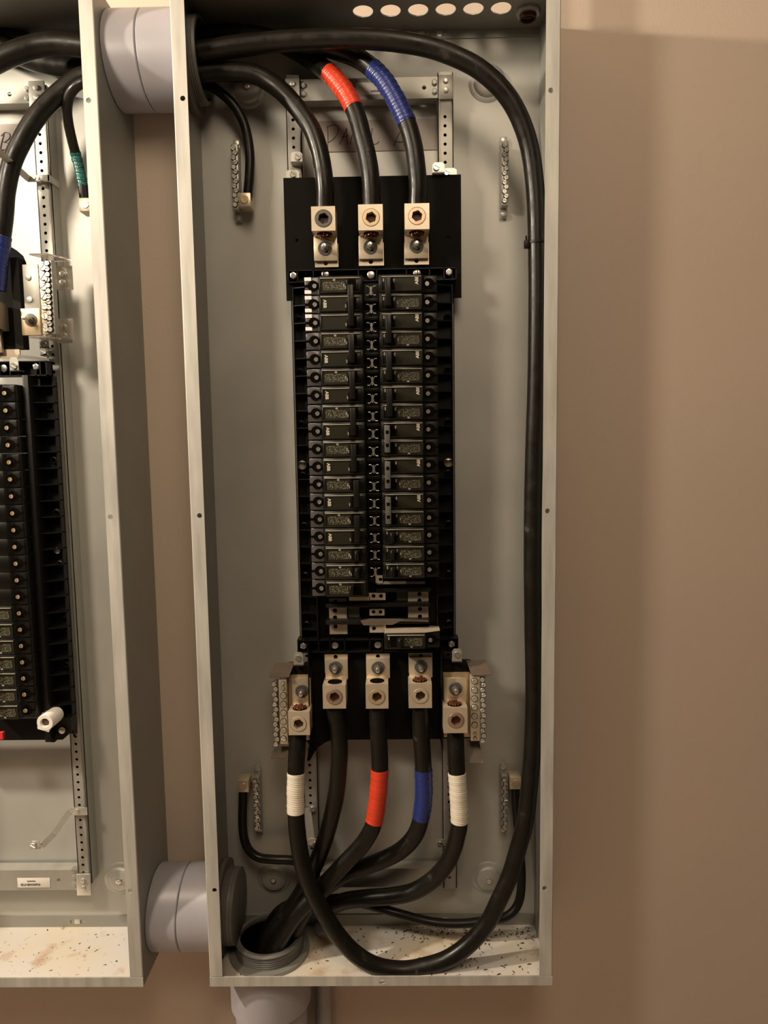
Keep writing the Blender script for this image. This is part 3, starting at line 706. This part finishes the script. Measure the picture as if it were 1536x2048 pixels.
prect(751, 1151, 765, 1166, -.082, .002, 'alu', 'busbar_stab', [(761, 1159, .0028)]); prect(754, 1163, 812, 1168, -.080, .0015, 'alu', 'busbar_link'); prect(812, 1163, 850, 1168, -.080, .0015, 'brown_card', 'busbar_link')
for (x0, y0, x1, y1) in ((652, 1207, 860, 1212), (652, 1240, 860, 1246), (752, 1176, 862, 1182)):
    a = P(x0, y0, -.072); c = P(x1, y1, -.072); part('slot_barrier', B().box(a.x, c.x, -.076, -.047, c.z, a.z, .0006), 'black', inter)
a = P(722, 1243, -.080); 
part('insulating_flap', B().prism([(P(x, y, -.076).x, P(x, y, -.076).z) for x, y in ((721, 1241), (740, 1237), (800, 1237), (857, 1240), (857, 1243), (800, 1242), (785, 1249), (727, 1250))], -.078, -.0765), 'brown_card', inter, label='bent brown insulating flap')

# clips with screws on the rails
def clip(parent, px, py, w, h, Y, m='zinc', sr=.0046, sx=0, sz=0, name='mounting_clip', ang=30, bent=True):
    c = P(px, py, Y)
    b = B().prism([(c.x-w/2, c.z-h/2), (c.x+w/2, c.z-h/2), (c.x+w/2, c.z+h*.3), (c.x+w*.3, c.z+h/2), (c.x-w*.3, c.z+h/2), (c.x-w/2, c.z+h*.3)], Y, Y+.0014, bev=.0002)
    b.box(c.x-w/2, c.x+w/2, Y, Y+.016, c.z-h/2, c.z-h/2+.0013)
    o = part(name, b, m, parent)
    sscrew(o, (c.x+sx, Y-.0003, c.z+sz), sr, .003, ang, 'screw', 'clip_screw')
    return o
clip(inter, 593, 314, .0170, .0150, -.046, sx=.002); clip(inter, 585, 349, .0200, .0130, -.038, sx=.001)
clip(inter, 877, 335, .0180, .0150, -.046, sx=-.003); clip(inter, 900, 345, .0200, .0130, -.038, sx=-.005)
clip(inter, 597, 1318, .0145, .0205, -.080, sz=.002); clip(inter, 914, 1311, .0145, .0205, -.080, sz=.002)
def arm(parent, a, b_, Y0, Y1, name='bracket_arm', w=.006):
    p0, p1 = P(*a, Y0), P(*b_, Y1)
    t_ = bmesh.new(); d = (p1-p0).normalized(); n = Vector((0, -1, 0)).cross(d).normalized()
    k = d.cross(n).normalized()
    vs = []
    for p in (p0, p1):
        for sn in (-1, 1):
            for sk in (-1, 1): vs.append(t_.verts.new(p + n*w*sn + k*.0007*sk))
    bmesh.ops.convex_hull(t_, input=vs)
    bb = B(); bb.add(t_)
    return part(name, bb, 'zinc', parent)
arm(inter, (614, 1615), (622, 1680), -.034, -.050); clip(inter, 627, 1685, .0165, .0125, -.052, sx=.003, sz=-.002)
arm(inter, (893, 1612), (899, 1676), -.034, -.050, w=.0035); clip(inter, 885, 1686, .0165, .0125, -.052, sx=-.004, sz=-.001)
clip(inter, 625, 1617, .010, .010, -.036)

# ---------------------------------------------------------------- marked strip between rails
def ribbon(b, pts, Y, w=.0011):
    v = [P(x, y, Y) for x, y in pts]
    b.sweep(spline(v, 6) if len(v) > 2 else v, w*.5, seg=6)
a = P(632, 304, -.0035); c = P(874, 237, -.0035)
strip = thing('marked_strip', 'grey strip with the handwriting PANEL A behind the red and blue taped cables', 'label strip', ((a.x+c.x)/2, -.0035, a.z))
part('strip', B().box(a.x, c.x, -.0032, -T-.0001, a.z, c.z), 'putty', strip)
LET = [('letter_p', ([(655, 298), (656, 275), (655, 252)], [(655, 254), (667, 250), (676, 254), (675, 266), (667, 278), (657, 285)])),
 ('letter_a', ([(679, 289), (687, 272), (693, 256)], [(693, 256), (694, 274), (695, 290)], [(685, 275), (697, 271)])),
 ('letter_n', ([(700, 290), (704, 272), (706, 260)], [(706, 260), (711, 276), (716, 288)], [(716, 288), (718, 272), (719, 256)])),
 ('letter_e', ([(726, 288), (727, 272), (728, 256)], [(728, 256), (738, 255)], [(727, 271), (736, 270)], [(726, 288), (738, 287)])),
 ('letter_l', ([(744, 256), (743, 272), (744, 288)], [(744, 288), (752, 288), (758, 283)])),
 ('letter_a', ([(787, 293), (794, 276), (801, 262)], [(801, 262), (805, 276), (808, 292)], [(792, 284), (806, 284)]))]
for nm, strokes in LET:
    b = B()
    for st_ in strokes: ribbon(b, st_, -.0035)
    part(nm, b, 'ink', strip, label='handwritten letter in dark marker')

# ---------------------------------------------------------------- mechanical lugs
def lug(label, bl, tg, stud, hexc, up, Yb=-.098, Yt=-.068, strap=None, screwm='copper_screw', group=None, copper=True, block_m='alu', tilt=0):
    """bl: block face px rect; tg: tang face px rect; up=+1 block above the stud, -1 below"""
    a, c = P(bl[0], bl[1], Yb), P(bl[2], bl[3], Yb); ta, tc_ = P(tg[0], tg[1], Yt), P(tg[2], tg[3], Yt)
    t = thing('mechanical_lug', label, 'lug', ((a.x+c.x)/2, Yt, (a.z+c.z)/2), group)
    x0, x1 = a.x, c.x
    zb0, zb1 = c.z, a.z
    hx, hz = P(*hexc, Yb).x, P(*hexc, Yb).z
    b = B().plate([(x0, zb0), (x1, zb0), (x1, zb1), (x0, zb1)], [(hx, hz, .0122)], Yb, Yb+.012, seg=40)
    b.box(x0, x1, Yb+.012, Yt+.006, zb0, zb1, .0004)
    part('body', b, block_m, t)
    if up > 0: z0, z1_ = tc_.z, zb0+.001
    else: z0, z1_ = zb1-.001, ta.z
    sp = P(*stud, Yt)
    part('tang', B().box(ta.x, tc_.x, Yt, Yt+.006, z0, z1_, .0004), block_m, t)
    # bore opening with copper strand ends
    zz = zb0 if up > 0 else zb1
    cb = B(); rr = .0108; yc = (Yb+Yt)/2+.001
    cb.cyl(((x0+x1)/2, yc, zz - up*.0001), rr, .0008, 'Z', seg=32)
    bore = part('bore', cb, 'hole', t)
    if copper:
        sb = B()
        for k in range(37):
            rr_ = .0092*math.sqrt((k+.5)/37); an = k*2.39996
            sb.cyl(((x0+x1)/2 + rr_*math.cos(an), yc + rr_*math.sin(an), zz - up*random.uniform(.0008, .003)), .00125, .003, 'Z', seg=8)
        part('wire_strands', sb, 'copper', t, label='cut copper strands')
    # hex socket set screw
    hb = B(); n = 36
    hb.lathe((hx, Yb+.0005, hz), [(.0120, -.010), (.0120, 0), (.0114, .0012), (.0086, .0012)], seg=36)
    hexpts = [(hx + .0078*math.cos(math.pi/3*i+.3), hz + .0078*math.sin(math.pi/3*i+.3)) for i in range(6)]
    circ = [(hx + .0108*math.cos(2*math.pi*i/36), hz + .0108*math.sin(2*math.pi*i/36)) for i in range(36)]
    hb.plate(circ, [hexpts], Yb-.0009, Yb+.008)
    s_ = part('set_screw', hb, screwm, t)
    part('hex_socket', B().cyl((hx, Yb+.0085, hz), .0098, .002, seg=24), 'reddark', s_, label='dark hex socket')
    # stud, washer, nut
    sx, sz = sp.x, sp.z
    w = B().lathe((sx, Yt, sz), [(.0100, 0), (.0100, .0009), (.0094, .0014), (.0045, .0014)], seg=36); part('washer', w, 'washer', t)
    nb = B().cyl((sx, Yt-.0045, sz), .0060, .0045, seg=6, bev=.0004); part('nut', nb, 'washer', t)
    sb = B().cyl((sx, Yt-.0100, sz), .0032, .013, seg=18, bev=.0005)
    part('stud', sb, 'stud', t)
    if strap:
        p0, p1 = P(strap[0], strap[1], Yt+.007), P(strap[2], strap[3], Yt+.007)
        part('bus_strap', B().plate([(p0.x, p1.z), (p1.x, p1.z), (p1.x, p0.z), (p0.x, p0.z)], [(sx, (p1.z+.0055) if up > 0 else p0.z-.0045, .0032)], Yt+.0064, Yt+.0094), block_m, t)
    return t
GL = 'lugs feeding the breakers'
lug('square lug clamping the plain black cable above the left breaker column', (622, 413, 671, 461), (627, 470, 675, 521), (650, 497), (647, 437), 1, strap=(629, 488, 677, 534), group=GL, screwm='washer')
lug('square lug clamping the red taped cable above the breakers', (716, 409, 766, 460), (717, 470, 766, 517), (741, 494), (742, 435), 1, strap=(717, 486, 768, 531), group=GL, screwm='brass')
lug('square lug clamping the blue taped cable above the right breaker column', (809, 407, 859, 458), (809, 469, 857, 516), (833, 492), (834, 432), 1, strap=(808, 486, 858, 529), group=GL)
lug('square lug with rusty screw below the breakers, left of the three bottom lugs', (645, 1371, 692, 1417), (650, 1319, 696, 1362), (671, 1335), (669, 1394), -1, strap=(649, 1308, 696, 1345), group=GL, copper=False)
lug('square lug clamping the red taped cable below the breakers', (731, 1369, 777, 1417), (732, 1317, 780, 1360), (756, 1335), (754, 1394), -1, strap=(732, 1307, 780, 1345), group=GL, copper=False, screwm='brass')
lug('square lug clamping the blue taped cable below the breakers', (817, 1368, 864, 1416), (818, 1315, 865, 1358), (842, 1333), (841, 1392), -1, strap=(817, 1306, 865, 1345), group=GL, screwm='alu')
lug('neutral lug above the plain white taped cable at the left neutral bar', (576, 1424, 620, 1470), (583, 1357, 622, 1416), (604, 1382), (597, 1448), -1, Yb=-.106, Yt=-.078, group='neutral lugs', screwm='alu')
lug('neutral lug above the wrinkled white taped cable at the right neutral bar', (887, 1416, 935, 1466), (888, 1357, 933, 1408), (911, 1377), (912, 1441), -1, Yb=-.106, Yt=-.078, group='neutral lugs')

# ---------------------------------------------------------------- neutral bars
def neutral(label, sgn, rect_w, rect_n, tabs, plate, bigs, n_small):
    """rects in pixels at the bars' face"""
    Y = -.088
    a, c = P(rect_w[0], rect_w[1], Y), P(rect_w[2], rect_w[3], Y)
    t = thing('neutral_bar', label, 'neutral bar', ((a.x+c.x)/2, -.06, c.z), 'neutral bars beside the bottom lugs')
    part('wide_bar', B().box(a.x, c.x, Y, Y+.014, c.z, a.z, .0005), 'alu', t)
    for (bx, by, br) in bigs:
        p = P(bx, by, Y); sscrew(t, (p.x, Y+.0002, p.z), br*.92, .0022, random.randint(0, 90), 'zinc', 'terminal_screw', ring=True)
    a, c = P(rect_n[0], rect_n[1], Y+.002), P(rect_n[2], rect_n[3], Y+.002)
    part('narrow_bar', B().box(a.x, c.x, Y+.002, Y+.016, c.z, a.z, .0005), 'rail', t)
    for i in range(n_small):
        z = c.z + (a.z-c.z)*(i+.5)/n_small
        sscrew(t, ((a.x+c.x)/2 + (.0010 if i % 2 else -.0010), Y+.0022, z), .0034, .0026, random.randint(0, 180), 'zinc', 'terminal_screw', ring=True)
    for (x0, y0, x1, y1, dx) in tabs:
        p0, p1 = P(x0, y0, -.066), P(x1, y1, -.088)
        b = B(); tb = bmesh.new()
        w = dx
        pts = [Vector((p0.x, -.064, p0.z)), Vector((p0.x+w, -.064, p0.z)), Vector((p1.x+w, -.090, p1.z)), Vector((p1.x, -.090, p1.z))]
        vs = [tb.verts.new(p) for p in pts] + [tb.verts.new(p - Vector((0, 0, .0012))) for p in pts]
        bmesh.ops.convex_hull(tb, input=vs); b.add(tb)
        part('insulating_tab', b, 'brown_card', t, label='dark insulating tab')
    p0, p1 = P(plate[0], plate[1], -.070), P(plate[2], plate[3], -.070)
    part('mounting_plate', B().box(p0.x, p1.x, -.0705, -.0670, p1.z, p0.z, .0004), 'brass', t)
    part('insulating_base', B().box(p0.x-.004, p1.x+.004, -.0665, -.036, p1.z-.004, p0.z+.010, .0008), 'sheet', t)
    return t
neutral('neutral bar with rows of screws left of the bottom lugs', -1, (557, 1360, 576, 1488), (546, 1363, 557, 1493),
        [(549, 1326, 538, 1353, .030), (549, 1494, 542, 1514, .028)], (576, 1350, 622, 1480),
        [(566, 1366, .0026), (566, 1376, .0026)] + [(567, 1391+17.3*i, .0046) for i in range(6)], 13)
neutral('neutral bar with rows of screws right of the bottom lugs', 1, (941, 1352, 960, 1482), (960, 1354, 972, 1486),
        [(933, 1321, 943, 1349, .029), (932, 1480, 940, 1525, .020)], (886, 1345, 940, 1474),
        [(949, 1362+17.6*i, .0046) for i in range(6)] + [(950, 1468, .0026), (950, 1477, .0026)], 13)

# ---------------------------------------------------------------- contents of the left box
SH = -.5945
inter2 = thing('panel_interior', 'black breaker chassis with bright mounting rail inside the left box', 'panel chassis', (SH+.2555, -T, .5))
zt = Z(70, 168, -.03); zb = Z(165, 1768, -.03)
rail(inter2, -.2385, -.2160, zb, zt, -.030, [zb + .02 + .0127*i for i in range(int((zt-zb-.06)/.0127))])
for ya, yb in ((168, 205), (1741, 1781)):
    za, zb_ = Z(80, ya, -.028), Z(80, yb, -.028)
    b = B().plate([(-.46, zb_), (-.224, zb_), (-.224, za), (-.46, za)], [(X(118, 1762, -.027), (za+zb_)/2, .003)], -.027, -.0256)
    b.box(-.46, -.224, -.0256, -.006, zb_, zb_+.0014); b.box(-.46, -.224, -.0256, -.006, za-.0014, za)
    part('cross_bar', b, 'rail', inter2)
    for k in (0, 1): hexbolt(inter2, (-.244, -.027, (za+zb_)/2 + (k-.5)*.012), .0042, .003, name='bolt', m='rail')
for ya in (160, 1745):
    za = Z(85, ya, -.032)
    part('end_bracket', B().box(-.2385, -.2155, -.0350, -.0318, za-.038, za-.002, .0005), 'zinc' if ya > 500 else 'rail', inter2)
    for k in (0, 1): screw(inter2, (-.2270, -.035, za-.012-.013*k), .0038, .0026, m='zinc', name='rivet')
p0 = P(36, 1775, -.027)
st = put('sticker', B().box(0, .0535, -.0277, -.0271, 0, .0165, .0002).mesh('sticker'), 'white', inter2, (p0.x, 0, p0.z), label='white sticker on the lower cross bar')
text('sticker_text', '42600348N730', .0052, (p0.x+.0215, -.0279, p0.z+.0055), 180, 'ink', st)
text('sticker_text', '0000348N730', .0024, (p0.x+.0230, -.0279, p0.z+.0115), 180, 'ink', st)
# wing with ribs
zw0, zw1 = Z(140, 1474, -.055), Z(90, 752, -.055)
b = B().box(-.2500, -.2200, -.0415, -.0395, zw0, zw1); b.box(-.2215, -.2200, -.052, -.0395, zw0, zw1); b.box(-.2545, -.2460, -.074, -.0395, zw0, zw1, .0006)
z = zw1 - .0155
while z > zw0+.005:
    b.prism([(-.2470, -.041), (-.2200, -.041), (-.2200, -.0550), (-.2470, -.0660)], z, z+.0015, 'Z'); z -= .0243
part('side_wing', b, 'black', inter2)
for i in range(6):
    z = zw1-.045-.079*i
    put('screw_boss', HM['boss'], 'black', inter2, (-.2275, -.0415, z))
screw(inter2, tuple(P(115, 1101, -.050)), .0048, .0025, name='fixing_screw')
zA, zB = Z(60, 752, -.062), Z(60, 722, -.062)
band(inter2, -.46, -.2225, zA, zB, -.064, -.045, [-.293, -.2775, -.2655, -.2395, -.2330])
hexbolt(inter2, tuple(P(74, 734, -.060)), .0050, .0035, name='bolt'); clip(inter2, 28, 728, .0130, .0200, -.070, sz=-.003)
screw(inter2, tuple(P(9, 737, -.058)), .0055, .003, m='stud', name='rivet')
zC, zD = Z(60, 1480, -.062), Z(60, 1452, -.062)
b = B().prism([(-.46, zC), (-.2330, zC), (-.2215, zC+.010), (-.2190, zC+.014), (-.2190, zD+.012), (-.46, zD+.012)], -.062, -.042); b.box(-.252, -.246, -.062, -.05, zC-.004, zC)
part('end_band', b, 'black', inter2)
screw(inter2, tuple(P(125, 1460, -.064)), .0052, .003, name='fixing_screw')
part('white_tab', B().box(X(60, 760, -.045), X(78, 760, -.045), -.0450, -.0418, Z(70, 775, -.045), Z(70, 758, -.045)), 'paper', inter2, label='small white tab')
# link bar across the top of the band
arm(inter2, (36, 712), (98, 720), -.066, -.050, 'link_bar', .0022); clip(inter2, 88, 703, .012, .012, -.052, m='steel'); clip(inter2, 88, 688, .014, .012, -.050, m='steel')
# bracket strap on the rail, arms
arm(inter2, (-6, 300), (55, 356), -.128, -.062, w=.0045); arm(inter2, (55, 356), (57, 357), -.062, -.0365, w=.0045); 
c0 = P(76, 357, -.036); part('bracket_strap', B().box(X(54, 357, -.036), X(100, 357, -.036), -.0370, -.0355, Z(70, 364, -.036), Z(70, 350, -.036), .0005).box(X(96, 357, -.036), X(98, 357, -.036)+.0014, -.037, -.006, Z(70, 364, -.036), Z(70, 350, -.036)), 'zinc', inter2)
for px in (69, 77): screw(inter2, tuple(P(px, 356, -.037)), .0024, .0015, m='zinc', name='rivet')
arm(inter2, (140, 1622), (108, 1668), -.036, -.050, w=.0045); arm(inter2, (108, 1668), (84, 1692), -.050, -.056, w=.0045)
part('bracket_strap', B().box(X(140, 1622, -.036), X(175, 1622, -.036), -.0370, -.0355, Z(160, 1630, -.036), Z(160, 1615, -.036), .0005), 'zinc', inter2)
screw(inter2, tuple(P(154, 1622, -.037)), .0036, .002, m='zinc', name='rivet'); clip(inter2, 70, 1690, .0150, .0130, -.058, sx=-.002)
# marked strip
a = P(-60, 300, -.0035); c = P(52, 247, -.0035)
strip = thing('marked_strip', 'grey strip with a handwritten letter B in the left box', 'label strip', ((a.x+c.x)/2, -.0035, a.z))
part('strip', B().box(a.x, c.x, -.0032, -T-.0001, a.z, c.z), 'putty', strip)
for nm, strokes in (('letter_b', ([(0, 302), (3, 285), (8, 268)], [(2, 272), (10, 265), (19, 268), (18, 277), (8, 285)], [(6, 284), (17, 287), (15, 297), (2, 304)])),):
    b = B()
    for st_ in strokes: ribbon(b, st_, -.0035)
    part(nm, b, 'ink', strip, label='handwritten letter in dark marker')
# black curved guard behind the blue taped cable
gp = [(-60, 470), (8, 484), (20, 492), (34, 501), (47, 512), (53, 526), (53, 690), (40, 700), (-60, 705)]
part('insulating_sheet', B().prism([(P(x, y, -.056).x, P(x, y, -.056).z) for x, y in gp], -.058, -.0565), 'sheet', inter2)
part('insulating_sheet', B().box(X(28, 600, -.07), X(44, 600, -.07), -.074, -.057, Z(20, 700, -.06), Z(20, 520, -.06)), 'sheet', inter2)
# lug at the very left edge
lug('pale lug cut by the left photo edge above the left box breakers', (-45, 600, -8, 655), (-45, 664, 4, 705), (-20, 690), (-28, 628), 1, Yb=-.098, Yt=-.068, group='lugs of the left box')
prect(-60, 700, 40, 716, -.060, .003, 'alu', 'bus_strap', parent=inter2)
# neutral bar of the left box with clear guards
t = thing('neutral_bar', 'neutral bar with rows of bright screws and clear plastic guards in the left box', 'neutral bar', (X(90, 600, -.08), -.06, Z(90, 670, -.08)), 'neutral bar of the left box')
def pbox(px0, py0, px1, py1, Y, th, m, name, bev=.0005, label=None, parent=t):
    a, c = P(px0, py0, Y), P(px1, py1, Y)
    return part(name, B().box(a.x, c.x, Y, Y+th, c.z, a.z, bev), m, parent, label=label)
pbox(44, 529, 81, 618, -.076, .004, 'rail', 'mounting_plate'); pbox(41, 617, 82, 670, -.082, .008, 'brass', 'tang', label='brassy mounting tang')
pbox(77, 523, 96, 668, -.088, .014, 'alu', 'wide_bar'); pbox(94, 520, 111, 667, -.086, .013, 'rail', 'narrow_bar')
for i in range(8): p = P(86+.9*i, 535+19.5*i if i < 7 else 659, -.088); sscrew(t, (p.x, -.0878, p.z), .0046 if i < 6 else .0034, .0022, random.randint(0, 180), 'zinc', 'terminal_screw', ring=True)
for i in range(13): p = P(95+.55*i, 527+11*i, -.087); sscrew(t, (p.x, -.0868, p.z), .0034, .0032, random.randint(0, 180), 'screw', 'terminal_screw', ring=True)
for px, py in ((57, 555), (60, 599)): screw(t, (P(px, py, -.076).x, -.076, P(px, py, -.076).z), .0042, .002, m='zinc', name='rivet')
sp = P(62, 640, -.082)
part('washer', B().lathe((sp.x, -.082, sp.z), [(.0086, 0), (.009, .001), (.005, .0026), (.004, .0026)], seg=32), 'washer', t); part('nut', B().cyl((sp.x, -.0865, sp.z), .0060, .0045, seg=6, bev=.0004), 'washer', t); part('stud', B().cyl((sp.x, -.094, sp.z), .0032, .018, seg=18, bev=.0005), 'stud', t)
for (ya, yb, yf) in ((532, 579, 0), (637, 686, 1)):
    g = pbox(111, ya, 146 + 3*yf, yb, -.060, .0022, 'clear', 'clear_guard', label='clear plastic guard')
    for k in (0, 1): p = P(126+3*yf, (ya+yb)/2-7+17*k, -.061); hexbolt(g, (p.x, -.0605, p.z), .0047, .003, name='guard_bolt')
for (y0, y1) in ((508, 531), (673, 689)):
    tb = bmesh.new(); z0 = Z(100, (y0+y1)/2, -.07)
    pts = [(X(60, y0, -.095), -.097), (X(95, y0, -.095), -.097), (X(146, y1, -.06), -.060), (X(110, y1, -.06), -.060)]
    part('clear_guard', B().prism(pts, z0, z0+.0022, 'Z'), 'clear', t, label='clear plastic flange')
# breakers of the left box (only their outer ends reach into the photo)
z1b = Z(20, 786, -.09)
for i in range(20):
    z = z1b - i*.0247
    breaker(1, -.3395, (0,), [z], 'black breaker end with brass screw, %s from the top at the left photo edge' % ORD20[i], 'breakers in the left box', detail=(i > 12), prints=[0], headmat='brass', ang=90, tieu=.0145)
prect(-30, 1466, 6, 1479, -.100, .006, 'red_pvc', 'red_button', parent=inter2, label='red plastic piece')
# white plastic tube standing on the corner of the chassis
c = P(95, 1446, -.088)
tb_ = thing('white_tube', 'short white plastic tube standing out of the lower corner of the left chassis', 'tube', (c.x, -.062, c.z))
pr = [(.0062, 0), (.0062, .034), (.0070, .0352), (.0118, .0352), (.0124, .034), (.0124, 0)]
part('sleeve', B().lathe((c.x-.0005, -.060, c.z+.003), pr, seg=40, close=True).prism([(c.x-.0125, c.z-.003), (c.x+.0110, c.z-.0010), (c.x+.004, c.z-.0115), (c.x-.012, c.z-.0065)], -.0945, -.0925), 'white', tb_)
part('bore', B().cyl((c.x-.0005, -.090, c.z+.003), .0063, .002), 'brown_card', tb_, label='dull inner bore')

# ---------------------------------------------------------------- debris on the floor of the right box
b = B()
for i in range(260):
    x = random.gauss(.40, .09); y = random.choice([random.gauss(-.018, .012), random.uniform(-.125, -.01)])
    if y > -.006 or y < -.128 or x < .15 or x > .5: continue
    l = random.uniform(.0008, .0035); a = random.random()*3.14
    if (Vector((x, y))-Vector((.0765, -.06))).length < .075: continue
    p0 = Vector((x, y, T+.0006)); d = Vector((math.cos(a), math.sin(a), 0))*l
    b.sweep([p0-d, p0+Vector((0, 0, .0004)), p0+d*.8], random.uniform(.0003, .0008), seg=5)
setp(part('metal_shavings', b, 'reddark'), 'dark drill shavings and crumbs scattered over the floor of the right box', 'debris', kind='stuff')
